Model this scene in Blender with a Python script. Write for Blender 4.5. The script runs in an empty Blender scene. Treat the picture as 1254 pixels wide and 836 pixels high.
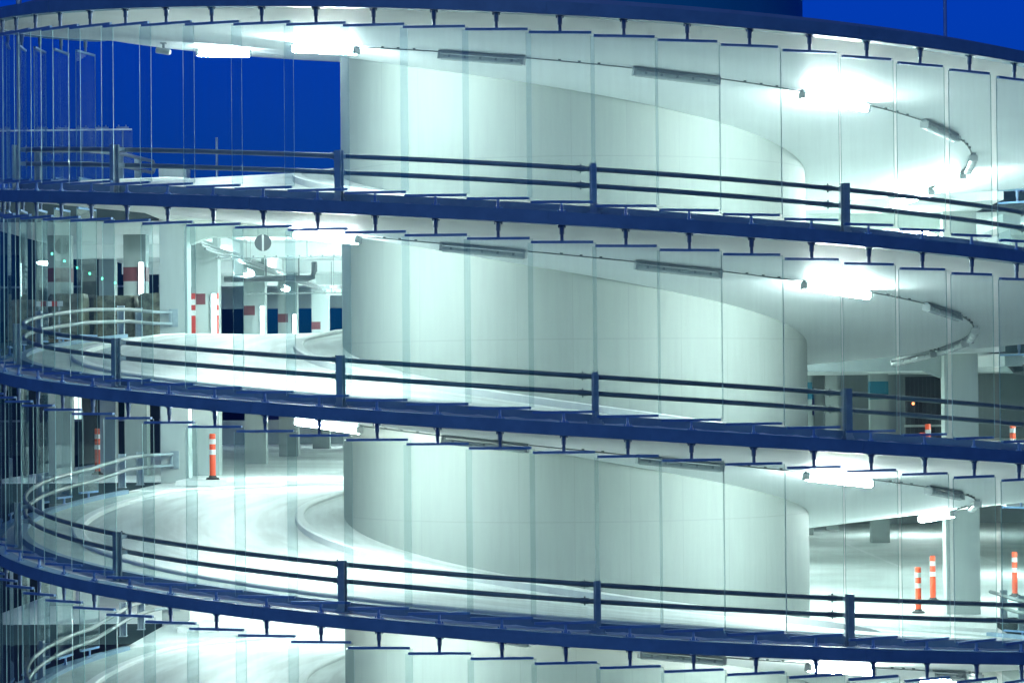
import bpy, math, random
from math import sin, cos, pi, radians as R_, sqrt
from mathutils import Vector, Matrix
random.seed(7)
C = bpy.context.scene.collection
ZO = 13.0                      # eye height above the ground: all heights below are relative to it
H = 3.4725                     # storey height of the spiral
SL = 0.8502                    # rise per radian on the sloping part
PL = H / SL / 2                # half angle of the sloping part, the rest is a level landing
def zd(ph, k):                 # underside of the edge beam of turn k at angle ph (0 = towards viewer)
    return ZO + 6.1107 - H * k - SL * max(-PL, min(PL, ph))
def zl(k): return ZO + 6.1107 - H * k + SL * PL     # landing level of turn k
def pol(r, ph, z=0.0): return Vector((r * sin(ph), -r * cos(ph), z))

# ------------------------------------------------------------------ materials
def mat(name, col, rough=.5, metal=0.0, noise=0.0, scale=3.0, bump=0.0, bscale=40.0, spec=.5, streak=False):
    m = bpy.data.materials.new(name); m.use_nodes = True
    nt = m.node_tree; N = nt.nodes; L = nt.links
    b = N['Principled BSDF']
    b.inputs['Base Color'].default_value = (*col, 1)
    b.inputs['Roughness'].default_value = rough
    b.inputs['Metallic'].default_value = metal
    b.inputs['Specular IOR Level'].default_value = spec
    if noise or bump:
        tc = N.new('ShaderNodeTexCoord')
    if noise:
        mp = N.new('ShaderNodeMapping'); L.new(tc.outputs['Object'], mp.inputs[0])
        if streak: mp.inputs['Scale'].default_value = (1, 1, .12)
        n = N.new('ShaderNodeTexNoise'); n.inputs['Scale'].default_value = scale
        n.inputs['Detail'].default_value = 7; n.inputs['Roughness'].default_value = .62
        L.new(mp.outputs[0], n.inputs['Vector'])
        rp = N.new('ShaderNodeValToRGB')
        rp.color_ramp.elements[0].position = .3; rp.color_ramp.elements[1].position = .72
        rp.color_ramp.elements[0].color = (*[c * (1 - noise) for c in col], 1)
        rp.color_ramp.elements[1].color = (*[min(1, c * (1 + noise * .6)) for c in col], 1)
        L.new(n.outputs['Fac'], rp.inputs[0]); L.new(rp.outputs[0], b.inputs['Base Color'])
        rr = N.new('ShaderNodeMapRange'); rr.inputs[3].default_value = max(0, rough - .12); rr.inputs[4].default_value = min(1, rough + .12)
        L.new(n.outputs['Fac'], rr.inputs[0]); L.new(rr.outputs[0], b.inputs['Roughness'])
    if bump:
        n2 = N.new('ShaderNodeTexNoise'); n2.inputs['Scale'].default_value = bscale; n2.inputs['Detail'].default_value = 4
        L.new(tc.outputs['Object'], n2.inputs['Vector'])
        bp = N.new('ShaderNodeBump'); bp.inputs['Strength'].default_value = bump; bp.inputs['Distance'].default_value = .02
        L.new(n2.outputs['Fac'], bp.inputs['Height']); L.new(bp.outputs[0], b.inputs['Normal'])
    return m
def emit(name, col, s):
    m = bpy.data.materials.new(name); m.use_nodes = True
    nt = m.node_tree; nt.nodes.clear()
    e = nt.nodes.new('ShaderNodeEmission'); o = nt.nodes.new('ShaderNodeOutputMaterial')
    e.inputs[0].default_value = (*col, 1); e.inputs[1].default_value = s
    nt.links.new(e.outputs[0], o.inputs[0]); return m
def glass(name, tint, rough=.015):
    m = bpy.data.materials.new(name); m.use_nodes = True
    nt = m.node_tree; N = nt.nodes; L = nt.links; N.clear()
    o = N.new('ShaderNodeOutputMaterial'); mx = N.new('ShaderNodeMixShader')
    t = N.new('ShaderNodeBsdfTransparent'); t.inputs[0].default_value = (*tint, 1)
    g = N.new('ShaderNodeBsdfGlossy'); g.inputs['Roughness'].default_value = rough
    g.inputs[0].default_value = (.9, .97, .97, 1)
    lw = N.new('ShaderNodeLayerWeight'); lw.inputs[0].default_value = .5
    pw = N.new('ShaderNodeMath'); pw.operation = 'POWER'; pw.inputs[1].default_value = 5; L.new(lw.outputs['Facing'], pw.inputs[0])
    f = N.new('ShaderNodeMapRange'); f.inputs[3].default_value = .035; f.inputs[4].default_value = .9; L.new(pw.outputs[0], f.inputs[0])
    L.new(f.outputs[0], mx.inputs[0]); L.new(t.outputs[0], mx.inputs[1]); L.new(g.outputs[0], mx.inputs[2])
    df = N.new('ShaderNodeBsdfDiffuse'); df.inputs[0].default_value = (.70, .80, .80, 1)
    tc = N.new('ShaderNodeTexCoord'); oi = N.new('ShaderNodeObjectInfo'); mp = N.new('ShaderNodeMapping'); mp.inputs['Scale'].default_value = (9, 9, .7)
    va = N.new('ShaderNodeVectorMath'); va.operation = 'ADD'; L.new(tc.outputs['Object'], va.inputs[0]); L.new(oi.outputs['Location'], va.inputs[1]); L.new(va.outputs[0], mp.inputs[0])
    ns = N.new('ShaderNodeTexNoise'); ns.inputs['Scale'].default_value = 1.6; ns.inputs['Detail'].default_value = 6; L.new(mp.outputs[0], ns.inputs['Vector'])
    mr = N.new('ShaderNodeMapRange'); mr.inputs[1].default_value = .35; mr.inputs[2].default_value = .75; mr.inputs[3].default_value = .003; mr.inputs[4].default_value = .022
    L.new(ns.outputs['Fac'], mr.inputs[0]); m2 = N.new('ShaderNodeMixShader'); L.new(mr.outputs[0], m2.inputs[0]); L.new(mx.outputs[0], m2.inputs[1]); L.new(df.outputs[0], m2.inputs[2])
    L.new(m2.outputs[0], o.inputs[0]); return m

LAMP = 320.0
M = {}
M['blue'] = mat('blue_steel_paint', (.17, .34, .46), .40, 0, .18, 2.2, .08, 50)
M['rail'] = mat('galvanised_rail', (.23, .27, .27), .38, .35, .16, 5, .04, 90)
M['post'] = mat('galvanised_post', (.40, .50, .54), .42, .3, .2, 6, .05, 80)
M['clamp'] = mat('blue_grey_clamp', (.20, .36, .60), .4, .1, .08, 8)
M['hang'] = mat('zinc_hanger', (.24, .34, .52), .36, .15, .15, 14)
M['ceil'] = mat('white_soffit_paint', (.84, .88, .88), .6, 0, .05, .8, .06, 18)
M['floor'] = mat('pale_deck_coating', (.80, .84, .82), .5, 0, .10, 1.1, .06, 30)
M['walk'] = mat('grey_concrete_walkway', (.52, .60, .57), .7, 0, .16, 1.7, .15, 30)
M['kerb'] = mat('white_kerb_paint', (.84, .87, .85), .55, 0, .06, 2.5, .08, 30)
M['upst'] = mat('grey_upstand_paint', (.22, .33, .44), .55, 0, .12, 2.0, .06, 30)
M['conc'] = mat('pale_painted_concrete', (.52, .59, .56), .7, 0, .10, .9, .12, 22, streak=True)
M['slabedge'] = mat('dark_slab_edge_panel', (.07, .11, .11), .6, 0, .15, 1.5)
M['column'] = mat('grey_column_paint', (.33, .39, .38), .7, 0, .12, 1.2, .1, 20, streak=True)
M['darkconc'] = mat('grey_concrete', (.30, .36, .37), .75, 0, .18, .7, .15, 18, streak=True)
M['hallfloor'] = mat('hall_floor_coating', (.70, .75, .73), .62, 0, .20, .45, .05, 20)
M['hallceil'] = mat('hall_ceiling_paint', (.78, .83, .82), .65, 0, .06, .6, .08, 14)
M['white'] = mat('white_marking', (.82, .84, .83), .6, 0, .08, 6)
M['red'] = mat('red_paint', (.58, .05, .035), .5, 0, .12, 6)
M['maroon'] = mat('maroon_band_paint', (.12, .035, .042), .5, 0, .1, 5)
M['orange'] = mat('orange_plastic', (.78, .085, .025), .45, 0, .10, 8)
M['wband'] = mat('white_reflective_band', (.82, .82, .80), .35, 0, .05, 9)
M['black'] = mat('black_rubber', (.02, .022, .024), .7)
M['teal'] = mat('teal_band_paint', (.02, .16, .24), .5, 0, .08, 4)
M['pipe'] = mat('dark_pipe_lagging', (.045, .06, .065), .55, 0, .15, 4)
M['cable'] = mat('grey_cable', (.20, .24, .24), .6)
M['sign'] = mat('grey_sign_face', (.055, .075, .08), .45)
M['house'] = mat('grey_lamp_housing', (.34, .40, .41), .45, 0, .1, 6)
M['cap'] = mat('lamp_end_cap', (.50, .55, .55), .4, 0, .05, 9)
M['diffoff'] = mat('unlit_lamp_cover', (.55, .62, .62), .25, 0, .05, 10)
M['door'] = mat('dark_shutter_metal', (.05, .06, .075), .45, .4, .15, 4)
M['wrap'] = mat('wrapped_bale', (.19, .195, .14), .4, 0, .75, 5.0, .8, 9)
M['wood'] = mat('pallet_wood', (.22, .17, .10), .8, 0, .2, 8)
M['lit'] = emit('lit_lamp_tube', (.86, 1.0, .965), LAMP)
M['littube'] = emit('lit_column_tube', (.86, 1.0, .97), 16.0)
M['lithall'] = emit('lit_hall_tube', (.86, 1.0, .975), 310.0)
M['exit'] = emit('lit_exit_sign', (.55, 1.0, .85), 2.0)
M['led'] = emit('green_led', (.1, 1.0, .55), 8.0)
M['redled'] = emit('red_signal_lamp', (1.0, .25, .08), 6.0)
M['block'] = mat('dark_render_wall', (.035, .06, .062), .8, 0, .2, .4)
M['wlit'] = emit('lit_window', (.85, 1.0, .95), 1.6)
M['wdark'] = mat('dark_window_glass', (.01, .02, .03), .1, 0, .1, 2)
M['glass'] = glass('tinted_glass', (.90, .945, .948))
M['clear'] = glass('parapet_glass', (.93, .965, .965))
M['edge'] = mat('glass_edge', (.42, .62, .60), .15, 0, .05, 9, spec=.8)
M['drum_dusk'] = mat('drum_dusk_tint', (.015, .30, .42), .55, 0, .08, .8, spec=.2, streak=True)  # drum above the roof, blue dusk light put into its colour
M['ground'] = mat('asphalt', (.05, .05, .052), .85, 0, .25, .5, .3, 12)
# core wall: poured panels, faint vertical joints
def core_mat():
    m = mat('drum_concrete_paint', (.40, .445, .415), .62, 0, .08, .55, .10, 16, streak=True)
    nt = m.node_tree; N = nt.nodes; L = nt.links; b = N['Principled BSDF']
    src = b.inputs['Base Color'].links[0].from_socket
    g = N.new('ShaderNodeTexCoord'); s = N.new('ShaderNodeSeparateXYZ'); L.new(g.outputs['Object'], s.inputs[0])
    at = N.new('ShaderNodeMath'); at.operation = 'ARCTAN2'; L.new(s.outputs[0], at.inputs[0]); L.new(s.outputs[1], at.inputs[1])
    mu = N.new('ShaderNodeMath'); mu.operation = 'MULTIPLY'; mu.inputs[1].default_value = 14 / pi; L.new(at.outputs[0], mu.inputs[0])
    fr = N.new('ShaderNodeMath'); fr.operation = 'FRACT'; L.new(mu.outputs[0], fr.inputs[0])
    lt = N.new('ShaderNodeMath'); lt.operation = 'LESS_THAN'; lt.inputs[1].default_value = .012; L.new(fr.outputs[0], lt.inputs[0])
    fl = N.new('ShaderNodeMath'); fl.operation = 'FLOOR'; L.new(mu.outputs[0], fl.inputs[0])
    wn = N.new('ShaderNodeTexWhiteNoise'); wn.noise_dimensions = '1D'; L.new(fl.outputs[0], wn.inputs['W'])
    mr = N.new('ShaderNodeMapRange'); mr.inputs[3].default_value = .975; mr.inputs[4].default_value = 1.01; L.new(wn.outputs['Value'], mr.inputs[0])
    ml = N.new('ShaderNodeMath'); ml.operation = 'MULTIPLY'; ml.inputs[1].default_value = .10
    hz = N.new('ShaderNodeMath'); hz.operation = 'MULTIPLY'; hz.inputs[1].default_value = 1 / H; L.new(s.outputs[2], hz.inputs[0])
    hf = N.new('ShaderNodeMath'); hf.operation = 'FRACT'; L.new(hz.outputs[0], hf.inputs[0])
    hl_ = N.new('ShaderNodeMath'); hl_.operation = 'LESS_THAN'; hl_.inputs[1].default_value = .006; L.new(hf.outputs[0], hl_.inputs[0])
    mxl = N.new('ShaderNodeMath'); mxl.operation = 'MAXIMUM'; L.new(lt.outputs[0], mxl.inputs[0]); L.new(hl_.outputs[0], mxl.inputs[1]); L.new(mxl.outputs[0], ml.inputs[0])
    sb = N.new('ShaderNodeMath'); sb.operation = 'SUBTRACT'; L.new(mr.outputs[0], sb.inputs[0]); L.new(ml.outputs[0], sb.inputs[1])
    vm = N.new('ShaderNodeVectorMath'); vm.operation = 'SCALE'; L.new(src, vm.inputs[0]); L.new(sb.outputs[0], vm.inputs['Scale'])
    L.new(vm.outputs[0], b.inputs['Base Color']); return m
M['core'] = core_mat()
def track_mat():                                          # ramp coating with faint tyre tracks running round the axis
    m = mat('ramp_deck_coating', (.80, .84, .82), .5, 0, .08, 1.1, .06, 30)
    nt = m.node_tree; N = nt.nodes; L = nt.links; b = N['Principled BSDF']
    src = b.inputs['Base Color'].links[0].from_socket
    tc = N.new('ShaderNodeTexCoord'); sp = N.new('ShaderNodeSeparateXYZ'); L.new(tc.outputs['Object'], sp.inputs[0])
    cx = N.new('ShaderNodeCombineXYZ'); L.new(sp.outputs[0], cx.inputs[0]); L.new(sp.outputs[1], cx.inputs[1])
    ln = N.new('ShaderNodeVectorMath'); ln.operation = 'LENGTH'; L.new(cx.outputs[0], ln.inputs[0])
    at = N.new('ShaderNodeMath'); at.operation = 'ARCTAN2'; L.new(sp.outputs[0], at.inputs[0]); L.new(sp.outputs[1], at.inputs[1])
    c2 = N.new('ShaderNodeCombineXYZ'); L.new(ln.outputs['Value'], c2.inputs[0]); L.new(at.outputs[0], c2.inputs[1]); L.new(sp.outputs[2], c2.inputs[2])
    n = N.new('ShaderNodeTexNoise'); n.inputs['Scale'].default_value = 2.6; n.inputs['Detail'].default_value = 5; L.new(c2.outputs[0], n.inputs['Vector'])
    mr = N.new('ShaderNodeMapRange'); mr.inputs[1].default_value = .38; mr.inputs[2].default_value = .62; mr.inputs[3].default_value = .74; mr.inputs[4].default_value = 1.0
    L.new(n.outputs['Fac'], mr.inputs[0])
    vm = N.new('ShaderNodeVectorMath'); vm.operation = 'SCALE'; L.new(src, vm.inputs[0]); L.new(mr.outputs[0], vm.inputs['Scale']); L.new(vm.outputs[0], b.inputs['Base Color'])
    return m
M['track'] = track_mat()

# ------------------------------------------------------------------ mesh builder
class MB:
    def __init__(s): s.v = []; s.f = []; s.m = []; s.sm = []
    def add(s, vs, fs, mi=0, smooth=False):
        o = len(s.v); s.v += [tuple(v) for v in vs]
        for f in fs: s.f.append(tuple(i + o for i in f)); s.m.append(mi); s.sm.append(smooth)
    def box(s, c, d, rz=0, mi=0, mtx=None):
        x, y, z = d[0] / 2, d[1] / 2, d[2] / 2
        vs = [Vector((a, b, e)) for a in (-x, x) for b in (-y, y) for e in (-z, z)]
        mt = mtx if mtx is not None else Matrix.Translation(c) @ Matrix.Rotation(rz, 4, 'Z')
        s.add([mt @ v for v in vs], [(0, 1, 3, 2), (4, 6, 7, 5), (0, 4, 5, 1), (2, 3, 7, 6), (0, 2, 6, 4), (1, 5, 7, 3)], mi)
    def bb(s, x0, x1, y0, y1, z0, z1, mi=0): s.box(((x0 + x1) / 2, (y0 + y1) / 2, (z0 + z1) / 2), (x1 - x0, y1 - y0, z1 - z0), 0, mi)
    def tube(s, pts, r, n=8, mi=0, caps=True):
        pts = [Vector(p) for p in pts]; rings = []
        for i, p in enumerate(pts):
            a = pts[max(0, i - 1)]; b = pts[min(len(pts) - 1, i + 1)]
            t = (b - a).normalized()
            up = Vector((0, 0, 1)) if abs(t.z) < .95 else Vector((0, 1, 0))
            u = t.cross(up).normalized(); w = u.cross(t)
            rr = r[i] if isinstance(r, (list, tuple)) else r
            rings.append([p + (u * cos(2 * pi * j / n) + w * sin(2 * pi * j / n)) * rr for j in range(n)])
        o = [v for rg in rings for v in rg]; fs = []
        for i in range(len(pts) - 1):
            for j in range(n):
                k = (j + 1) % n; fs.append((i * n + j, i * n + k, (i + 1) * n + k, (i + 1) * n + j))
        s.add(o, fs, mi, True)
        if caps:
            s.add(rings[0], [tuple(range(n))], mi); s.add(rings[-1], [tuple(reversed(range(n)))], mi)
    def sweep(s, prof, phs, zf, mis=None, caps=True):     # closed (r,z) profile swept round the axis
        n = len(prof(0) if callable(prof) else prof); rings = [[pol(r, p, zf(p) + z) for r, z in (prof(p) if callable(prof) else prof)] for p in phs]; prof = prof(0) if callable(prof) else prof
        for j in range(n):
            k = (j + 1) % n; vs = []
            for rg in rings: vs += [rg[j], rg[k]]
            s.add(vs, [(2 * i, 2 * i + 1, 2 * i + 3, 2 * i + 2) for i in range(len(phs) - 1)], mis[j] if mis else 0, True)
        if caps:
            s.add(rings[0], [tuple(range(n))], 0); s.add(rings[-1], [tuple(reversed(range(n)))], 0)
    def prism(s, poly, z0, z1, mi=0, mtop=None):
        n = len(poly); vs = [(x, y, z0) for x, y in poly] + [(x, y, z1) for x, y in poly]
        s.add(vs, [tuple(reversed(range(n)))], mi)
        s.add(vs, [tuple(range(n, 2 * n))], mi if mtop is None else mtop)
        s.add(vs, [(i, (i + 1) % n, n + (i + 1) % n, n + i) for i in range(n)], mi)
    def mesh(s, name, mats):
        me = bpy.data.meshes.new(name); me.from_pydata(s.v, [], s.f); me.update()
        for m in (mats if isinstance(mats, (list, tuple)) else [mats]): me.materials.append(m)
        me.polygons.foreach_set('material_index', s.m); me.polygons.foreach_set('use_smooth', s.sm)
        return me
    def build(s, name, mats, parent=None, loc=None):
        return link(name, s.mesh(name, mats), parent, loc)
def link(name, me, parent=None, loc=None):
    o = bpy.data.objects.new(name, me); C.objects.link(o)
    if parent is not None:
        o.parent = parent
        root = parent
        off = Vector()
        while root is not None: off += root.location; root = root.parent
        if loc is None: o.location = -off if parent.rotation_euler.z == 0 else o.location   # world-built parts
        else: o.location = loc
    elif loc is not None: o.location = loc
    return o
def tag(o, label=None, cat=None, group=None, kind=None):
    if label: o['label'] = label
    if cat: o['category'] = cat
    if group: o['group'] = group
    if kind: o['kind'] = kind
    return o
def thing(name, label, cat, loc=(0, 0, 0), rz=0, group=None):
    o = bpy.data.objects.new(name, None); C.objects.link(o)
    o.location = loc; o.rotation_euler = (0, 0, rz); o.empty_display_size = .2
    return tag(o, label, cat, group)
def rng(a, b, step):
    n = max(1, int(round(abs(b - a) / step))); return [R_(a + (b - a) * i / n) for i in range(n + 1)]

# ------------------------------------------------------------------ ground, sky
g = MB(); g.bb(-2500, 2500, -2500, 2500, -1, 0); tag(g.build('ground', M['ground']), kind='structure')

# ------------------------------------------------------------------ the spiral ramp
ramp = thing('spiral_ramp', 'round white car park ramp winding around a drum inside blue edge beams', 'building')
CX = -0.22
b = MB(); n = 96; rc = 4.76
ring = [(rc * sin(2 * pi * i / n), -rc * cos(2 * pi * i / n)) for i in range(n)]
vs = [(x, y, 0) for x, y in ring] + [(x, y, ZO + 6.9) for x, y in ring]
b.add(vs, [(i, (i + 1) % n, n + (i + 1) % n, n + i) for i in range(n)], 0, True)
b.add(vs, [tuple(range(n, 2 * n))], 0)
link('central_drum', b.mesh('central_drum', M['core']), ramp, Vector((CX, 0, 0)))
b = MB(); vs = [(x * .996, y * .996, ZO + 6.902) for x, y in ring] + [(x * .996, y * .996, ZO + 11.5) for x, y in ring]
b.add(vs, [(i, (i + 1) % n, n + (i + 1) % n, n + i) for i in range(n)], 0, True); b.add(vs, [tuple(range(n, 2 * n))], 0)
link('drum_top', b.mesh('drum_top', M['drum_dusk']), ramp, Vector((CX, 0, 0)))
DECK = [(11.84, .012), (11.84, .208), (11.50, .208), (11.48, .29), (10.42, .30), (10.40, .26), (5.85, .38), (5.83, .47), (4.50, .47), (4.50, -.55)]
def fall(p):                                              # cross fall fades out on the landings
    f = max(0, min(1, (abs(p) - R_(84)) / R_(33))); return 1 - f * f * (3 - 2 * f)
def deck_prof(p):
    f = fall(p); return [(r_, z) if r_ > 10.41 or z < 0 else (r_, .305 + (z - .305) * f) for r_, z in DECK]
def kerb_prof(p):
    f = fall(p); return [(5.78, .2), (5.98, .2), (5.98, .36 + .14 * f), (5.95, .38 + .14 * f), (5.81, .38 + .14 * f), (5.78, .36 + .14 * f)]
DMI = [0, 1, 1, 2, 2, 1, 1, 1, 0, 0]
for k in range(6):
    phs = rng(-180, 180, 3)
    if k == 5: phs = rng(-180, 118, 3)
    zf = lambda p, k=k: zd(p, k)
    d = MB(); d.sweep(deck_prof, phs, zf, DMI); d.build('ramp_deck', [M['ceil'], M['track'], M['walk'], M['walk']], ramp)
    e0 = rng(-116, 127, 1.5)
    e = MB(); e.sweep([(11.85, 0), (12.13, 0), (12.13, .218), (11.85, .218)], e0, zf)
    # lower lip of the channel and bolted splice plates
    for a in (-104, -78.5, -53.3, -28.0, -2.8, 22.5, 47.8, 73, 98):
        p = R_(a); m4 = Matrix.Translation(pol(12.133, p, zd(p, k) + .109)) @ Matrix.Rotation(p, 4, 'Z') @ Matrix.Rotation(math.atan(SL / 12.1) if abs(p) < PL else 0, 4, 'Y')
        e.box(None, (.012, .008, .21), mtx=m4)
    e.build('edge_beam', M['blue'], ramp)
    u = MB(); u.sweep([(11.34, .2), (11.49, .2), (11.49, .375), (11.34, .375)], e0, zf); u.build('upstand', M['upst'], ramp)
    o = MB(); o.sweep([(10.22, .2), (10.46, .2), (10.46, .345), (10.43, .365), (10.25, .365), (10.22, .345)], rng(-137, 140, 3), zf); o.build('outer_kerb', M['kerb'], ramp)
    q = MB(); q.sweep(kerb_prof, rng(-170, 170, 3), zf); q.build('inner_kerb', M['kerb'], ramp)

# ------------------------------------------------------------------ glass panels
phi0, dphi = R_(-67.463), R_(5.055)
ROT = R_(10.5); RG = 12.0; ZU = H - .218
def bolts(mb, z, s, rad=.011):
    for x in (-.055, .055):
        mb.tube([(x, 0, z), (x, 0, z + s * .03)], rad, 6)
mb = MB(); mb.tube([(0, 0, -.012), (0, 0, .05), (0, 0, .052), (0, 0, .15)], [.031, .031, .024, .024], 10); mb.box((0, 0, -.004), (.17, .09, .022)); bolts(mb, .006, 1)
me_post = mb.mesh('post', M['clamp'])
mb = MB(); mb.tube([(0, 0, ZU - .262), (0, 0, ZU - .15), (0, 0, ZU - .148), (0, 0, ZU + .008)], [.028, .028, .039, .039], 10); mb.box((0, 0, ZU - .004), (.13, .09, .014)); bolts(mb, ZU - .011, -1, .012)
me_hang = mb.mesh('hanger', [M['hang']])
mb = MB(); mb.box((0, 0, .169), (1.04, .055, .042)); me_low = mb.mesh('lower_clamp', M['clamp'])
mb = MB(); mb.box((0, 0, ZU - .276), (1.04, .055, .042)); me_up = mb.mesh('upper_clamp', M['clamp'])
mb = MB(); w, t, z0, z1 = .572, .0075, .180, ZU - .288
vs = [(x, y, z) for x in (-w, w) for y in (-t, t) for z in (z0, z1)]
mb.add(vs, [(0, 4, 5, 1), (2, 3, 7, 6)], 0); mb.add(vs, [(0, 1, 3, 2), (4, 6, 7, 5), (0, 2, 6, 4), (1, 5, 7, 3)], 1)
me_pane = mb.mesh('pane', [M['glass'], M['edge']])
POSTS = [-97, -72, -46.4, -20.9, .8, 22.4, 44, 66, 88, 109]
ANCH = {-72: 'the post at the left bend', -46.4: 'the post by the left opening', -20.9: "the post at the drum's left edge",
        .8: "the post at the drum's middle", 22.4: "the post at the drum's right edge"}
TIER = ['top tier', 'second tier', 'third tier', 'bottom tier']
ORD = ['', 'first', 'second', 'third', 'fourth', 'fifth', 'sixth', 'seventh']
def panel_label(k, i):
    ph = math.degrees(phi0 + dphi * i)
    if ph < -76:
        n = i + 10
        return '%s glass pane on the far left curve, %s from its free end' % (TIER[k], ORD[n] if n < 8 else 'eighth')
    if ph > 100:
        return '%s glass pane on the far right curve, %s from its free end' % (TIER[k], ORD[39 - i])
    a = min(ANCH, key=lambda q: abs(q - ph))
    side = sorted([j for j in range(-2, 24) if min(ANCH, key=lambda q: abs(q - math.degrees(phi0 + dphi * j))) == a and (math.degrees(phi0 + dphi * j) > a) == (ph > a) and math.degrees(phi0 + dphi * j) >= -76], key=lambda j: abs(math.degrees(phi0 + dphi * j) - a))
    return '%s glass pane, %s %s of %s' % (TIER[k], ORD[side.index(i) + 1], 'right' if ph > a else 'left', a and ANCH[a])
for k in range(4):
    for i in list(range(-9, 23)) + [36, 37, 38]:
        ph = phi0 + dphi * i
        t = thing('glass_screen', panel_label(k, i), 'glass panel', pol(RG, ph, zd(ph, k + 1) + .218), ph + ROT, 'shingled glass panels around the ramp')
        for nm, me in (('pane', me_pane), ('lower_clamp', me_low), ('upper_clamp', me_up), ('post', me_post), ('hanger', me_hang)):
            link(nm, me, t, Vector((0, 0, 0)))

# ------------------------------------------------------------------ guardrails
RR = 11.38
def ipost(mb, p, rz, z0, z1, w=.12):
    c = Vector(p)
    for s in (-1, 1):
        mb.box(None, (w, .014, z1 - z0), mtx=Matrix.Translation((c.x, c.y, (z0 + z1) / 2)) @ Matrix.Rotation(rz, 4, 'Z') @ Matrix.Translation((0, s * w * .46, 0)))
    mb.box(None, (.012, w * .9, z1 - z0 - .004), mtx=Matrix.Translation((c.x, c.y, (z0 + z1) / 2)) @ Matrix.Rotation(rz, 4, 'Z'))
    mb.box(None, (.30, .18, .016), mtx=Matrix.Translation((c.x, c.y, z0 + .004)) @ Matrix.Rotation(rz, 4, 'Z'))
    for sx in (-1, 1):
        mb.box(None, (.05, .012, .07), mtx=Matrix.Translation((c.x, c.y, z0 + .045)) @ Matrix.Rotation(rz, 4, 'Z') @ Matrix.Translation((sx * .085, 0, 0)))
        mb.tube([(c.x + cos(rz) * sx * .12, c.y + sin(rz) * sx * .12, z0 + .01), (c.x + cos(rz) * sx * .12, c.y + sin(rz) * sx * .12, z0 + .045)], .014, 6)
GL = ['grey steel guardrail of the top tier, its far end closed by a loop',
      'grey steel guardrail of the second tier, its far left end plated to the pillar',
      'grey guardrail of the third tier, curving back to the pillar by an orange bollard',
      'grey steel guardrail of the bottom tier, mostly below the edge of the picture']
for k in range(1, 5):
    t = thing('guardrail', GL[k - 1], 'guardrail', (0, 0, 0), 0, 'steel guardrails along the ramp edge')
    endL = [Vector((-10.72, 8.4, 0)), Vector((-10.60, 10.2, 0)), Vector((-10.52, 10.9, 0))]
    endR = [Vector((9.93, 8.4, 0)), Vector((9.80, 10.2, 0)), Vector((9.72, 11.0, 0))]
    for zr in (1.005, .725):
        pts = []
        for p, up_ in zip(reversed(endL), (.2, .19, .15)): pts.append(Vector((p.x, p.y, zl(k) + zr + (up_ if k == 1 else 0))))
        for p in rng(-108, 112, 2): pts.append(pol(RR, p, zd(p, k) + zr))
        for p in endR: pts.append(Vector((p.x, p.y, zl(k + 1) + zr)))
        rb = MB(); rb.tube(pts, .044, 10); rb.build('rail', M['rail'], t)
    jb = MB()
    for a in POSTS:
        p = R_(a)
        for zr in (1.005, .725):
            q0 = pol(RR, p - .012, zd(p - .012, k) + zr); q1 = pol(RR, p - .024, zd(p - .024, k) + zr)
            jb.tube([q0, q1], .052, 10)
            for s in (-1, 1):
                c = (q0 + q1) / 2 + Vector((0, 0, s * .045)); jb.tube([c, c + Vector((0, 0, s * .03))], .015, 6)
    jb.build('splice_sleeves', M['rail'], t)
    for a in POSTS:
        p = R_(a); c = pol(11.62, p)
        pb = MB(); ipost(pb, c, p, zd(p, k) + .212, zd(p, k) + 1.09)
        for zr in (1.005, .725):
            m4 = Matrix.Translation(pol(11.49, p, zd(p, k) + zr)) @ Matrix.Rotation(p, 4, 'Z'); pb.box(None, (.07, .15, .07), mtx=m4)
        pb.build('post', M['post'], t)
    for x, y, zz in [(-10.72, 8.4, zl(k)), (-10.58, 10.3, zl(k)), (9.93, 8.4, zl(k + 1)), (9.78, 10.3, zl(k + 1))]:
        pb = MB(); sx = -1 if x < 0 else 1
        dz = .18 if k == 1 and x < 0 else 0
        ipost(pb, (x + sx * .16, y, 0), R_(90), zz + .30, zz + 1.09 + dz, .16)
        for zr in (1.005, .725): pb.box((x + sx * .06, y, zz + zr + dz), (.10, .07, .07))
        pb.build('post', M['post'], t)
    if k == 1:
        c = Vector((-10.50, 10.98, zl(k) + 1.065)); lb = MB()
        lb.tube([c + Vector((.03 * sin(a), .14 * sin(a), .14 * cos(a))) for a in [pi * i / 10 for i in range(11)]], .044, 10); lb.build('end_loop', M['rail'], t)
    else:
        lb = MB()
        for zr in (1.005, .725): lb.tube([(-10.52, 10.85, zl(k) + zr), (-10.40, 11.25, zl(k) + zr), (-10.12, 11.50, zl(k) + zr)], .04, 10)
        lb.box((-10.08, 11.56, zl(k) + .865), (.22, .03, .44)); lb.box((-10.15, 11.47, zl(k) + .865), (.05, .05, .30))
        for x in (-10.14, -10.02):
            for z in (.70, .80, .93, 1.03): lb.tube([(x, 11.55, zl(k) + z), (x, 11.525, zl(k) + z)], .012, 6)
        lb.build('end_plate', M['post'], t)

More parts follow.
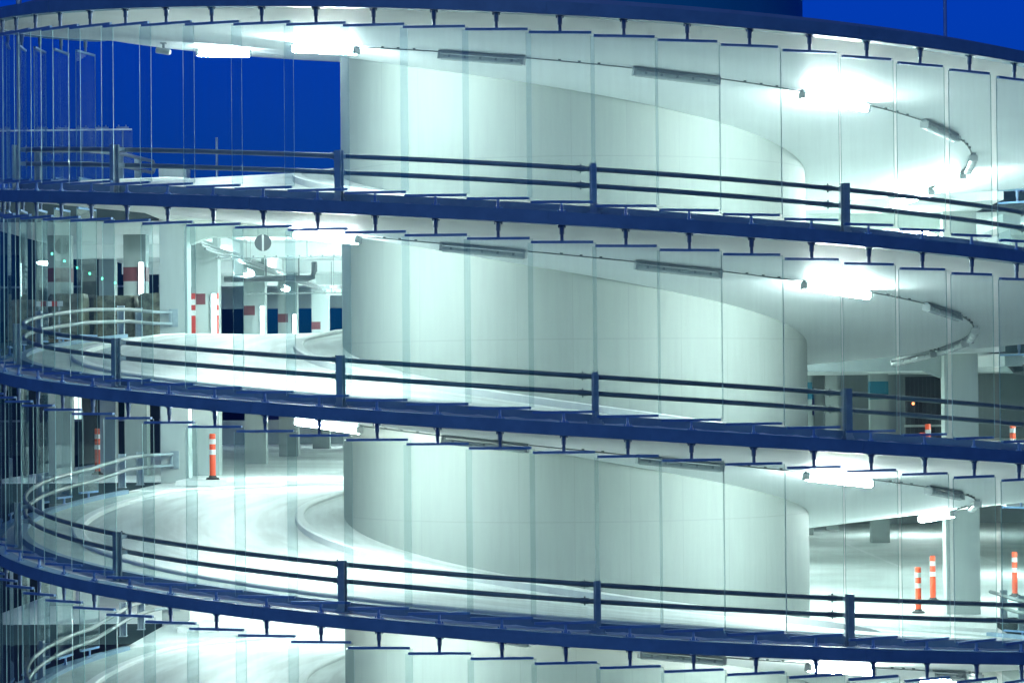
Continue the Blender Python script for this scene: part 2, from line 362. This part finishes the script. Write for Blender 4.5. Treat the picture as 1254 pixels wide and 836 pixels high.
# ------------------------------------------------------------------ parking hall
hall = thing('parking_hall', 'flat parking storeys behind the ramp, with pale floors, columns and open sides', 'building')
HY0, HY1 = 12.0, 62.0
def arc(a0, a1, r): return [(r * sin(p), -r * cos(p)) for p in rng(a0, a1, 3)]
for j in range(1, 6):
    zt = zl(j) + .304
    s = MB(); s.bb(-15.2, 32, HY0, HY1, zt - .5, zt, 0)
    s.m[-1] = 0
    # top face gets the floor coating
    for fi, f in enumerate(s.f):
        if all(abs(s.v[v][2] - zt) < 1e-6 for v in f): s.m[fi] = 1
        elif all(abs(s.v[v][1] - HY0) < 1e-6 for v in f) or all(abs(s.v[v][0] + 15.2) < 1e-6 for v in f): s.m[fi] = 2
    left = [(-10.35, HY0 - .005), (-10.35, 5.50)] + arc(-117.8, -178, 11.845) + [(-.45, HY0 - .005)]
    right = [(.45, HY0 - .005)] + [(x, y) for x, y in reversed(arc(127, 178, 11.845))] + [(9.6, 7.1), (9.6, HY0 - .005)]
    s.prism(left[::-1], zt - .5, zt, 0, 1); s.prism(right[::-1], zt - .5, zt, 0, 1)
    s.build('floor_slab', [M['hallceil'], M['hallfloor'], M['slabedge']], hall)
    # drop beam over the opening to the ramp with haunches at the pillars
    bmz = zt - .5
    if j < 5:
        d = MB(); d.bb(-9.74, 8.74, 12.15, 12.75, bmz - .40, bmz + .01)
        for x0, s_ in ((-9.74, 1), (8.74, -1)):
            tri = [(x0, bmz - .40), (x0 + s_ * .42, bmz - .40), (x0, bmz - .58)]
            vs = [(x, y, z) for y in (12.16, 12.74) for x, z in tri]
            d.add(vs, [(0, 1, 2), (5, 4, 3), (0, 3, 4, 1), (1, 4, 5, 2), (2, 5, 3, 0)])
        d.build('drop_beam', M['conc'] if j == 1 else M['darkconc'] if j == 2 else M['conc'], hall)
        c = MB()
        for y in (24.0, 36.0, 48.0): c.bb(-15.1, 31.9, y - .3, y + .3, bmz - .38, bmz + .01)
        for x in (-10.05, 10.6, 21): c.bb(x - .22, x + .22, 12.8, 61.5, bmz - .30, bmz + .012)
        c.build('ceiling_beam', M['hallceil'], hall)
for x0, x1 in ((-10.42, -9.74), (8.74, 9.56)):
    top = ZO + 5.44 if x0 < 0 else zl(1) + .1
    c = MB(); c.bb(x0, x1, 11.58, 12.30, 0, top); c.build('pillar', M['conc'], hall)
for j in range(2, 5):
    z0 = zl(j) + .304; z1 = zl(j - 1) - .19
    cols = [(-10.05, 17.7, 'red', .70), (-10.05, 29.5, 'red', .64), (-10.05, 39.6, 'red', .64), (-10.05, 52, 'red', .64),
            (-14.8, 31, 'red', .5), (-12.05, 18.6, 'red', .6), (-14.1, 18.6, 'red', .6), (-14.8, 44, 'red', .5), (10.6, 47, 'teal', .66), (8.3, 53, 'teal', .66), (9.7, 57, None, .5),
            (15.5, 30, 'teal', .6), (21, 18, 'teal', .64), (21, 40, 'teal', .64)]
    for x, y, bc, w in cols:
        c = MB(); c.bb(x - w / 2, x + w / 2, y - w / 2, y + w / 2, z0, z1)
        o = c.build('column', M['column'], hall)
        if bc and (j == 2 or bc == 'teal'):
            zz = (1.05, 1.34) if bc == 'red' else (1.7, 2.35)
            if bc == 'red' and y == 18.6: zz = (1.72, 2.1)
            bd = MB(); bd.bb(x - w / 2 - .006, x + (w / 2 + .006 if bc == 'teal' or y == 18.6 else .02), y - w / 2 - .006, y + w / 2 + .006, z0 + zz[0], z0 + zz[1]); bd.build('colour_band', M['maroon' if bc == 'red' else bc], o)
        if j == 2 and y == 17.7 and x > -12:
            for sx in (-1, 1):
                gd = MB()
                for q, (a, e) in enumerate(((0, .74), (.74, .88), (.88, 1.02), (1.02, 1.17), (1.17, 1.33))):
                    gd.bb(x + sx * (w / 2 - .045) - .06, x + sx * (w / 2 - .045) + .06, y - w / 2 - .05, y - w / 2 + .07, z0 + a + .02, z0 + e + .02, 1 if q in (1, 3) else 0)
                gd.build('corner_guard', [M['red'], M['wband']], o)
# far walls
for j in range(2, 6):
    z0 = zl(j) + .304; z1 = zl(j - 1) - .196
    w = MB()
    spans = [(9.4, 32)]
    for x0, x1 in spans: w.bb(x0, x1, 61.4, 61.9, z0, z1)
    w.bb(-15.15, 31.95, 61.45, 61.85, z1 - .85, z1 - .002)
    if j >= 3: w.bb(-15.15, 31.95, 61.46, 61.84, z0 + .002, z0 + 1.0)
    w.build('back_wall', M['darkconc'], hall)
    w = MB()
    w.bb(31.5, 31.9, 12.1, 61.3, z0, z1); w.build('side_wall', M['darkconc'], hall)
# ribbed shutter door on the right of the third hall storey
j = 3; z0 = zl(j) + .304
dd = MB(); dd.bb(11.35, 13.4, 44.9, 45.1, z0, z0 + 2.5)
for i in range(14): dd.bb(11.37 + i * .147, 11.44 + i * .147, 44.86, 44.90, z0 + .02, z0 + 2.48)
so = dd.build('shutter_door', M['door'], hall)
hb = MB(); hb.bb(11.3, 13.5, 44.85, 44.9, z0 + .72, z0 + .80); hb.build('push_bar', M['conc'], so)
for nm, zz in (('signal_lamp', 1.55), ):
    lb = MB(); lb.tube([(11.62, 44.84, z0 + zz), (11.62, 44.86, z0 + zz)], .05, 8); lb.build(nm, M['redled'], so)
# grey partition to the right of the pillar, second storey
pw = MB(); pw.bb(9.7, 11.6, 20.0, 20.2, zl(2) + .304, zl(1) - .196); pw.build('partition_wall', M['darkconc'], hall)
# lane lines on the hall floors
for j in range(3, 6):
    z = zl(j) + .309
    ln = MB()
    for a, bq in (((9.3, 46), (9.8, 32.3)), ((13.0, 38), (13.05, 31.5)), ((-7.6, 44), (-6.3, 33)), ((-9.3, 17), (-8.0, 14)), ((7.0, 62), (8.4, 51)), ((-4.5, 29), (-9.6, 30.5))):
        a = Vector(a); bq = Vector(bq); dv = (bq - a).normalized(); nv = Vector((-dv.y, dv.x)) * .07
        ln.add([(*(a + nv), z), (*(a - nv), z), (*(bq - nv), z), (*(bq + nv), z)], [(0, 1, 2, 3)])
    ln.build('lane_marking', M['white'], hall)

# raised islands at the threshold where the bollards stand
for j in range(2, 5):
    z = zl(j) + .30
    isl = MB(); isl.prism([(-9.73, 11.6), (-9.73, 9.2), (-8.75, 9.35), (-8.6, 9.75), (-8.9, 11.6)], z - .1, z + .12); isl.build('kerb_island', M['kerb'], hall)
    isr = MB(); isr.prism([(8.7, 11.6), (8.0, 11.3), (7.7, 10.2), (8.1, 9.6), (9.55, 8.6), (9.55, 11.6)], z - .1, z + .12); isr.build('kerb_island', M['kerb'], hall)

# ------------------------------------------------------------------ lamps
def lamp_meshes(L, lit):
    h = MB(); h.box((0, 0, -.025), (L, .09, .05))
    for s in (-1, 1): h.box((s * (L / 2 - .03), 0, -.10), (.05, .165, .12), 0, 1)
    for q in range(5): h.box((-L * .36 + q * L * .18, .087, -.10), (.04, .012, .05)); h.box((-L * .36 + q * L * .18, -.087, -.10), (.04, .012, .05))
    d = MB(); n = 10
    prof = [(.080 * cos(-.9 + (pi + 1.8) * i / n), -.112 - .062 * sin(-.9 + (pi + 1.8) * i / n)) for i in range(n + 1)]
    x0 = L / 2 - .055
    vs = [(x, y, z) for x in (-x0, x0) for y, z in prof]; m = n + 1
    d.add(vs, [(i, i + 1, m + i + 1, m + i) for i in range(n)], 0, True)
    d.add(vs, [tuple(range(m)), tuple(range(2 * m - 1, m - 1, -1))])
    return h, d
LM = {}
def lamp(label, loc, rz, L=1.6, state='off', tilt=0, roll=0, group=None, hang=0):
    key = (round(L, 2), state)
    if key not in LM:
        h, d = lamp_meshes(L, state)
        LM[key] = (h.mesh('housing', [M['house'], M['cap']]), d.mesh('diffuser', {'off': M['diffoff'], 'lit': M['lit'], 'hall': M['lithall']}[state]))
    t = thing('ceiling_light', label, 'lamp', loc, rz, group); t.rotation_euler = (roll, tilt, rz)
    link('housing', LM[key][0], t, Vector()); link('diffuser', LM[key][1], t, Vector())
    return t
RL = 7.9
def soff(r): return .012 - .562 * (11.84 - r) / 7.34
CEN = {-37: "left of the drum's middle", -13.2: 'before the left half of the drum', 12.4: 'before the right half of the drum', 36: "beside the drum's right edge",
       60.5: 'on the right-hand bend', 87: 'where the ramp turns back at right', 102: 'second from the far right end', 116: 'at the far right end'}
SOF = ['top soffit', 'second soffit', 'third soffit', 'lowest soffit']
for k in range(5):
    for a, wh in CEN.items():
        if k > 1 and a == 116: continue
        if k > 1 and a == 102: a, wh = 109, 'at the far right end'
        lit = a in (-37, 36) or a == 109 or (a == 102 and k == 0) or (a == 116 and k == 0)
        p = R_(a); z = zd(p, k) + soff(RL) - .004
        lamp('%s fluorescent batten on the %s, %s' % ('glowing' if lit else 'unlit', SOF[min(k, 3)], wh), pol(RL, p, z), p, 1.62, 'lit' if lit else 'off',
             tilt=math.atan(SL / RL) if abs(p) < PL else 0, group='battens under the ramp soffits')
    # batten over the left landing; copies on lower turns added for more light
    lamp('glowing fluorescent batten on the %s above the rear left landing' % SOF[min(k, 3)], (-8.1, 5.75, zl(k) + soff(9.9) - .03), R_(15), 1.25, 'lit', group='battens under the ramp soffits')
    for x in ((-3.0, 0.6, 3.5) if k > 1 else (-3.0, 3.5) if k == 1 else ()):  # unseen battens behind the drum, added to brighten the floors
        lamp('unseen fill batten added on the %s above the landing behind the drum' % SOF[min(k, 3)], (x, 8.8 - abs(x) * .25, zl(k) + soff(8.6) - .03), 0, 1.5, 'lit', group='added fill battens above the landing')
    cb = MB()
    cs = sorted(CEN) if k < 2 else [-37, -13.2, 12.4, 36, 60.5, 87, 109]; hw = .82 / RL
    allp = []
    for a0, a1 in zip(cs[:-1], cs[1:]):
        pts = [pol(RL, p, zd(p, k) + soff(RL) - .028) for p in [R_(a0) + (R_(a1) - R_(a0)) * i / 10 for i in range(11)]]
        allp += pts[:-1]
        for q in (4, 5, 6): cb.box(pts[q] + Vector((0, 0, .012)), (.05, .05, .04))
    cb.tube(allp, .013, 6)
    tag(cb.build('conduit', M['cable']), 'thin grey cable conduit linking the battens of the %s' % (SOF[k] if k < 4 else 'storey below the picture'), 'conduit', 'conduits under the ramp soffits')
# a small camera housing at the start of the top soffit lamp row
cm = thing('security_camera', 'small grey camera hanging from the top soffit left of a glowing batten', 'camera', (-9.35, 5.0, zl(0) + soff(10.6) - .01))
m1 = MB(); m1.tube([(0, 0, 0), (0, 0, -.16)], .03, 8); m1.box((0, 0, -.01), (.14, .14, .02)); link('bracket', m1.mesh('bracket', M['house']), cm, Vector())
m1 = MB(); m1.tube([(-.16, 0, -.16), (.12, -.04, -.21), (.16, -.05, -.215)], [.07, .075, .05], 10); link('camera_body', m1.mesh('camera_body', M['house']), cm, Vector())

# hall lamps: the near row is unseen, added to brighten the hall
hl = 0
for j in range(1, 5):
    zc = zl(j) - .196
    for x, y in ((-13.6, 24), (-13.4, 45), (-7.5, 14.2), (-2.5, 14.2), (2.5, 14.2), (7.0, 14.2), (-4.0, 22), (-4.0, 31), (-4.0, 43), (4.0, 22), (4.0, 31), (4.0, 43), (12.6, 17.5), (13.4, 28), (-7.6, 55), (12.8, 52)):
        if j == 4 and y > 32: continue
        if x < -13 and j < 4 and (y < 30 or j > 1): continue
        if j < 3 and (x, y) in ((7.0, 14.2), (4.0, 22)): continue
        if j == 2 and x > 0 and y < 35 and x < 12: continue
        side = 'left' if x < 0 else 'right'
        lamp('%s hall ceiling batten, glowing, %s side, %s %s' % ({1: 'second tier', 2: 'third tier', 3: 'bottom tier', 4: 'lowest'}[j], side, 'added near row' if abs(x) < 8 else 'outer row',
             ('behind the drop beam' if abs(x) > 5 else 'mid drop beam') if y < 15 else 'near the opening' if y < 25 else 'deep inside' if y > 40 else 'midway'), (x, y, zc - .03), R_(90), 1.5, 'hall', group='battens in the parking hall')
lamp('glowing batten under the drop beam at right, just above the second blue beam', (8.0, 12.28, zl(1) - .196 - .405), 0, 1.4, 'lit')
for x, y, z, lb in ((-9.25, 20.6, 3.32, 'just behind the striped column'), (-9.45, 32.5, 3.28, 'behind the second column of the row'), (-8.2, 50, 3.3, 'deepest one left of the drum')):
    q = lamp('glowing hung batten in the second tier, ' + lb, (x, y, ZO + z), R_(90) if y < 40 else 0, 1.5, 'hall', group='battens in the parking hall')
    m1 = MB()
    for s_ in (-.5, .5): m1.tube([(s_, 0, -.01), (s_, 0, .86)], .008, 6)
    link('rod', m1.mesh('rod', M['cable']), q, Vector())
# upright tubes on the columns of the second tier
for x, y, d, lb in ((-9.80, 17.25, .1, 'on the striped column'), (-9.80, 29.1, .1, 'on the second column of the row'), (-9.80, 39.2, .1, 'on the third column of the row'), (-11.86, 18.2, 1.0, 'on the column above the wrapped bales')):
    z0 = zl(2) + .304
    t = thing('tube_light', 'upright glowing tube light %s in the second tier' % lb, 'lamp', (x, y, z0 + d), 0, 'upright tube lights on the hall columns')
    m1 = MB(); m1.bb(-.08, .08, .02, .08, 0, 1.25); link('housing', m1.mesh('housing', M['house']), t, Vector())
    m1 = MB(); m1.tube([(0, -.02, .04), (0, -.02, 1.21)], .05, 10); link('tube', m1.mesh('tube', M['littube']), t, Vector())

# ------------------------------------------------------------------ pipes and cables under the hall ceiling
t = MB(); z = ZO + 3.02
t.tube([(-9.85, 20, z), (-7.55, 20, z), (-7.42, 20, z + .04), (-7.38, 20, z + .2), (-7.38, 20, z + .45)], .085, 10)
for x in (-9.6, -8.7, -7.8): t.box((x, 20, z + .3), (.03, .05, .5))
tag(t.build('drain_pipe', M['pipe']), 'dark pipe hung under the hall ceiling left of the drum, its end bent upward', 'pipe')
for y, z, lb in ((16, 3.42, 'upper'), (23.4, 2.72, 'lower')):
    t = MB(); t.tube([(-9.6, y, ZO + z), (-6.0, y, ZO + z)], .022, 6)
    for i in range(12): t.box((-9.5 + i * .3, y, ZO + z + .03), (.04, .05, .05))
    t.tube([(-7.2, y, ZO + z), (-7.2, y, ZO + z + .9)], .012, 6)
    tag(t.build('cable_run', M['cable']), 'thin grey cable run %s the dark pipe under the hall ceiling' % ('above' if lb == 'upper' else 'below'), 'cable')
t = MB(); z = zl(2) - .55
t.tube([(11.0, 16, z + .4), (11.0, 16, z + .1), (11.1, 16, z), (11.3, 16, z - .02), (16, 16, z - .02)], .13, 12)
for x in (11.8, 13.2): t.box((x, 16, z + .2), (.03, .3, .4))
tag(t.build('drain_pipe', M['pipe']), 'thick dark pipe bending under the hall ceiling right of the pillar, third tier', 'pipe')
t = MB(); z = zl(1) - .9
t.tube([(9.9, 19.9, z + .5), (9.9, 19.9, z), (10.8, 19.9, z), (10.8, 19.9, z - 1.2)], .03, 8)
tag(t.build('conduit', M['cable']), 'cranked grey conduit on the partition wall at right in the top tier', 'conduit')
t = MB()
for s in range(3): t.tube([(-9.66 + s * .1, 12.9, ZO + 3.72 - .1 * s), (-9.5 + s * .1, 45, ZO + 3.66 - .1 * s)], .03, 6)
tag(t.build('cable_tray', M['cable']), 'grey cable tray running back along the row of columns in the second tier', 'cable tray')

# signs
sg = thing('round_sign', 'grey round sign with a pale upright bar hanging under the second soffit', 'sign', (-7.85, 11.4, ZO + 3.58))
m1 = MB(); n = 32; rr = .205
rg = [(rr * cos(2 * pi * i / n), rr * sin(2 * pi * i / n)) for i in range(n)]
m1.add([(x, -.012, z) for x, z in rg] + [(x, .012, z) for x, z in rg], [tuple(range(n)), tuple(range(2 * n - 1, n - 1, -1))] + [(i, n + i, n + (i + 1) % n, (i + 1) % n) for i in range(n)])
link('disc', m1.mesh('disc', M['sign']), sg, Vector())
m1 = MB(); m1.bb(-.022, .022, -.017, -.0125, -.2, .2); link('bar', m1.mesh('bar', M['white']), sg, Vector())
m1 = MB()
for s in (-1, 1): m1.tube([(s * .12, 0, .14), (s * .12, 0, .60)], .006, 6)
link('wire', m1.mesh('wire', M['cable']), sg, Vector())
ex = thing('exit_sign', 'small green-white lit sign deep in the second tier by the drum', 'sign', (-7.95, 33, ZO + 2.95))
m1 = MB(); m1.bb(-.26, .26, 0, .06, 0, .22); link('case', m1.mesh('case', M['house']), ex, Vector())
m1 = MB(); m1.bb(-.24, .24, -.012, -.002, .02, .20); link('face', m1.mesh('face', M['exit']), ex, Vector())
m1 = MB(); m1.tube([(0, .03, .22), (0, .03, 1.3)], .012, 6); link('stem', m1.mesh('stem', M['cable']), ex, Vector())

# ------------------------------------------------------------------ bollards
def bollard(loc, label, h=1.1):
    t = thing('bollard', label, 'bollard', loc, 0, 'orange and white bollards')
    m = MB(); m.tube([(0, 0, 0), (0, 0, .05), (0, 0, .06), (0, 0, .10)], [.17, .15, .10, .085], 16); link('base', m.mesh('base', M['black']), t, Vector())
    m = MB(); m.tube([(0, 0, .08), (0, 0, h - .015), (0, 0, h)], [.075, .075, .06], 16); link('tube', m.mesh('tube', M['orange']), t, Vector())
    for a in (.60, .83):
        m = MB(); m.tube([(0, 0, a * h - .06), (0, 0, a * h + .06)], .0775, 16, caps=False); link('reflective_band', m.mesh('reflective_band', M['wband']), t, Vector())
    return t
bollard((-8.95, 10.0, zl(3) + .42), 'orange and white bollard on the kerb right of the left pillar')
bollard((8.27, 13.57, zl(4) + .304), 'third tier orange bollard, nearer and left of the pair beside the right pillar', 1.15)
bollard((9.10, 17.6, zl(4) + .304), 'third tier orange bollard, farther and right of the pair beside the right pillar', 1.2)
bollard((11.45, 19.0, zl(4) + .304), 'third tier orange and white bollard at the right edge, behind glass', 1.2)
bollard((8.35, 12.9, zl(3) + .304), 'second tier orange and white bollard, left one of two beside the right pillar', 1.05)
bollard((8.95, 17.0, zl(3) + .304), 'second tier orange and white bollard, close against the right pillar', 1.2)
bollard((11.3, 18.0, zl(3) + .304), 'second tier orange and white bollard at the right edge, behind glass', 1.2)
bollard((-13.2, 19.0, zl(3) + .304), 'red and white bollard behind the far left glass curve in the third tier', 1.25)

# ------------------------------------------------------------------ wrapped bales left of the pillar, second tier
z0 = zl(2) + .304
for i, (x, y, w, h, lb) in enumerate([(-10.95, 15.2, .95, 1.28, 'next to the pillar'), (-12.1, 15.6, 1.1, 1.24, 'dark, between two yellowish ones'), (-13.25, 15.0, .95, 1.28, 'with a pale torn sheet on top'), (-14.4, 15.5, 1.0, 1.15, 'farthest from the pillar')]):
    t = thing('wrapped_bale', 'film-wrapped pallet load behind the far left glass, ' + lb, 'pallet load', (x, y, z0), random.uniform(-.08, .08), 'wrapped pallet loads')
    m = MB()
    for s in (-.4, 0, .4): m.box((s * w, 0, .05), (.09, .95, .1))
    for s in range(5): m.box((0, -.4 + s * .2, .112), (w, .12, .022))
    link('pallet', m.mesh('pallet', M['wood']), t, Vector())
    m = MB(); nx, nz = 10, 12; per = []
    for q in range(40):
        a = 2 * pi * q / 40; ca, sa = cos(a), sin(a); rr = 1 / max(abs(ca), abs(sa)); rr = min(rr, 1.4)
        per.append((ca * rr, sa * rr))
    rings = []
    for zi in range(nz + 1):
        f = zi / nz; sh = .93 if zi in (0, nz) else 1
        rings.append([(px * w * .48 * sh + random.uniform(-.018, .018), py * .46 * sh + random.uniform(-.018, .018), .125 + (h - .125) * f + random.uniform(-.012, .012)) for px, py in per])
    vs = [v for r in rings for v in r]
    m.add(vs, [(a * 40 + q, a * 40 + (q + 1) % 40, (a + 1) * 40 + (q + 1) % 40, (a + 1) * 40 + q) for a in range(nz) for q in range(40)], 0, True)
    m.add(rings[-1], [tuple(range(40))]); link('load', m.mesh('load', M['wrap']), t, Vector())
t = thing('barrier_plank', 'short red and white barrier board behind the far left glass, second tier', 'barrier', (-13.6, 14.1, z0 + .95))
m = MB()
for q in range(5): m.bb(-.35 + q * .14, -.21 + q * .14, 0, .025, 0, .13, q % 2)
link('board', m.mesh('board', [M['white'], M['red']]), t, Vector())
m = MB()
for s in (-.25, .25): m.bb(s - .02, s + .02, .026, .06, -.95, .1)
link('leg', m.mesh('leg', M['post']), t, Vector())
t = thing('light_string', 'drooping string of tiny green lights behind the far left glass', 'lights', (-13.2, 14.0, ZO + 2.9))
pts = [Vector((-.3 + .32 * i, 0, .55 - .16 * i + .01 * (i - 2) ** 2)) for i in range(6)]
m = MB(); m.tube(pts, .006, 5); link('wire', m.mesh('wire', M['cable']), t, Vector())
for p in pts:
    m = MB(); m.tube([(p.x, p.y, p.z + .02), (p.x, p.y, p.z - .03)], .022, 6); link('bulb', m.mesh('bulb', M['led']), t, Vector())

# ------------------------------------------------------------------ roof level: glass parapet, poles, tower behind
zt = zl(1) + .304
t = thing('glass_balustrade', 'straight roof balustrade of narrow glass panes seen behind the top tier at left', 'balustrade', (-13.15, 12.06, zt))
for i in range(8):
    x = -1.75 + i * .5
    m = MB(); m.box((0, 0, .92), (.54, .012, 1.66), R_(8)); link('pane', m.mesh('pane', [M['clear']]), t, Vector((x, 0, 0)))
    m = MB(); m.box((0, 0, .03), (.08, .1, .1)); m.tube([(0, .09, 0), (0, .09, 1.84)], .02, 6); m.box((0, .05, 1.83), (.3, .08, .03))
    for s_ in (-.09, .09): m.tube([(s_, .05, 1.84), (s_, .05, 1.89)], .018, 6)
    link('clamp', m.mesh('clamp', M['hang']), t, Vector((x, .06, 0)))
m = MB(); m.box((0, 0, 1.77), (4.0, .06, .04)); link('top_rail', m.mesh('top_rail', M['kerb']), t, Vector((0, 0, 0)))
t = thing('lamp_post', 'tall pale pole standing on the roof deck at the far left', 'pole', (-14.3, 14.0, zt))
m = MB(); m.tube([(0, 0, 0), (0, 0, 5.0), (0, 0, 9.0)], [.085, .075, .06], 12); link('pole', m.mesh('pole', M['post']), t, Vector())
m = MB(); m.tube([(0, 0, 0), (0, 0, .35)], .12, 12); m.box((0, 0, .01), (.4, .4, .02)); link('base', m.mesh('base', M['post']), t, Vector())
m = MB(); m.tube([(0, 0, 8.9), (0, -.4, 9.1), (0, -.9, 9.15)], .05, 8); m.box((0, -1.2, 9.15), (.25, .7, .1)); link('lamp_head', m.mesh('lamp_head', M['house']), t, Vector())
t = thing('mast', 'thin dark mast rising above the roof beam at upper right', 'mast', (11.1, 30, zt))
m = MB(); m.tube([(0, 0, 0), (0, 0, 11)], .055, 10); link('pole', m.mesh('pole', M['clamp']), t, Vector())
m = MB(); m.box((0, 0, .01), (.4, .4, .03)); m.tube([(0, 0, 0), (0, 0, .3)], .09, 10); link('base', m.mesh('base', M['clamp']), t, Vector())
t = thing('slim_post', 'slim pale post on the roof deck seen under the top tier, left of the drum', 'pole', (-9.35, 14.5, zt))
m = MB(); m.tube([(0, 0, 0), (0, 0, 1.75)], .03, 8); link('pole', m.mesh('pole', M['post']), t, Vector())
m = MB(); m.box((0, 0, .01), (.18, .18, .02)); link('base', m.mesh('base', M['post']), t, Vector())
nb = thing('office_block', 'dark neighbouring block with a few lit windows seen through the far left glass', 'building', (-34, 92, 0))
hb_ = ZO + 8.3
m = MB(); m.bb(-18, 15, 0, 14, 0, hb_); link('facade', m.mesh('facade', M['block']), nb, Vector())
m = MB(); m.bb(-18.2, 15.2, -.2, 14.2, hb_ + .002, hb_ + .35); link('parapet', m.mesh('parapet', M['darkconc']), nb, Vector())
rw = random.Random(3)
for fl in range(6):
    for cc in range(11):
        x0 = -16.9 + cc * 2.9; z_ = 1.2 + fl * 3.45
        if x0 < -3: continue
        lit = rw.random() < .10
        m = MB(); m.bb(x0, x0 + 1.7, -.03, -.004, z_, z_ + 1.6); w_ = link('window', m.mesh('window', M['wlit'] if lit else M['wdark']), nb, Vector())
        m = MB(); m.bb(x0 - .08, x0 + 1.78, -.12, -.032, z_ - .12, z_ - .02); link('sill', m.mesh('sill', M['darkconc']), w_, Vector())
# ------------------------------------------------------------------ sky, sun, camera
SUN_EL, SUN_ROT = R_(3.0), R_(200)
w = bpy.data.worlds.new('World'); bpy.context.scene.world = w; w.use_nodes = True
nt = w.node_tree; N = nt.nodes; L = nt.links
sky = N.new('ShaderNodeTexSky'); sky.sky_type = 'NISHITA'; sky.sun_disc = False
sky.sun_elevation = SUN_EL; sky.sun_rotation = SUN_ROT; sky.air_density = 1.0; sky.dust_density = .3; sky.ozone_density = 4.0
mul = N.new('ShaderNodeMix'); mul.data_type = 'RGBA'; mul.blend_type = 'MULTIPLY'; mul.inputs[0].default_value = 1
mul.inputs[7].default_value = (.018, .49, 3.5, 1)
L.new(sky.outputs[0], mul.inputs[6]); L.new(mul.outputs[2], N['Background'].inputs[0])
N['Background'].inputs[1].default_value = .05
sd = bpy.data.lights.new('sun', 'SUN'); sd.energy = .28; sd.angle = R_(15); sd.color = (.55, .84, 1.0)
so = bpy.data.objects.new('sun', sd); C.objects.link(so)
so.rotation_euler = Vector((.3, 1, -.55)).to_track_quat('-Z', 'Y').to_euler()

cd = bpy.data.cameras.new('camera'); co = bpy.data.objects.new('camera', cd); C.objects.link(co)
fw = Vector((-0.024480690614114002, 0.9995837297228871, 0.015266402992784747)); rt = Vector((0.9996539461601426, 0.02462376234086172, -0.009255174478931328)); up = Vector((0.009627238103980407, -0.015034546932409921, 0.9998406266425797))
mm = Matrix((rt, up, -fw)).transposed().to_4x4(); mm.translation = Vector((0, -61.30628, ZO)); co.matrix_world = mm
cd.sensor_fit = 'HORIZONTAL'; cd.sensor_width = 36; cd.lens = 3651.6857 / 1254 * 36; cd.clip_end = 5000; cd.clip_start = .5
sc = bpy.context.scene; sc.camera = co
vs = sc.view_settings; vs.view_transform = 'Standard'; vs.look = 'None'; vs.exposure = .3; vs.gamma = 1; vs.use_curve_mapping = False
cy = sc.cycles
cy.max_bounces = 10; cy.diffuse_bounces = 6; cy.glossy_bounces = 4; cy.transparent_max_bounces = 64; cy.transmission_bounces = 4
cy.caustics_reflective = False; cy.caustics_refractive = False
cy.use_denoising = True; cy.sample_clamp_indirect = 8

for o in sc.objects:
    if o.get('label') and not 4 <= len(o['label'].split()) <= 16: print('LABEL', len(o['label'].split()), o.name, o['label'])
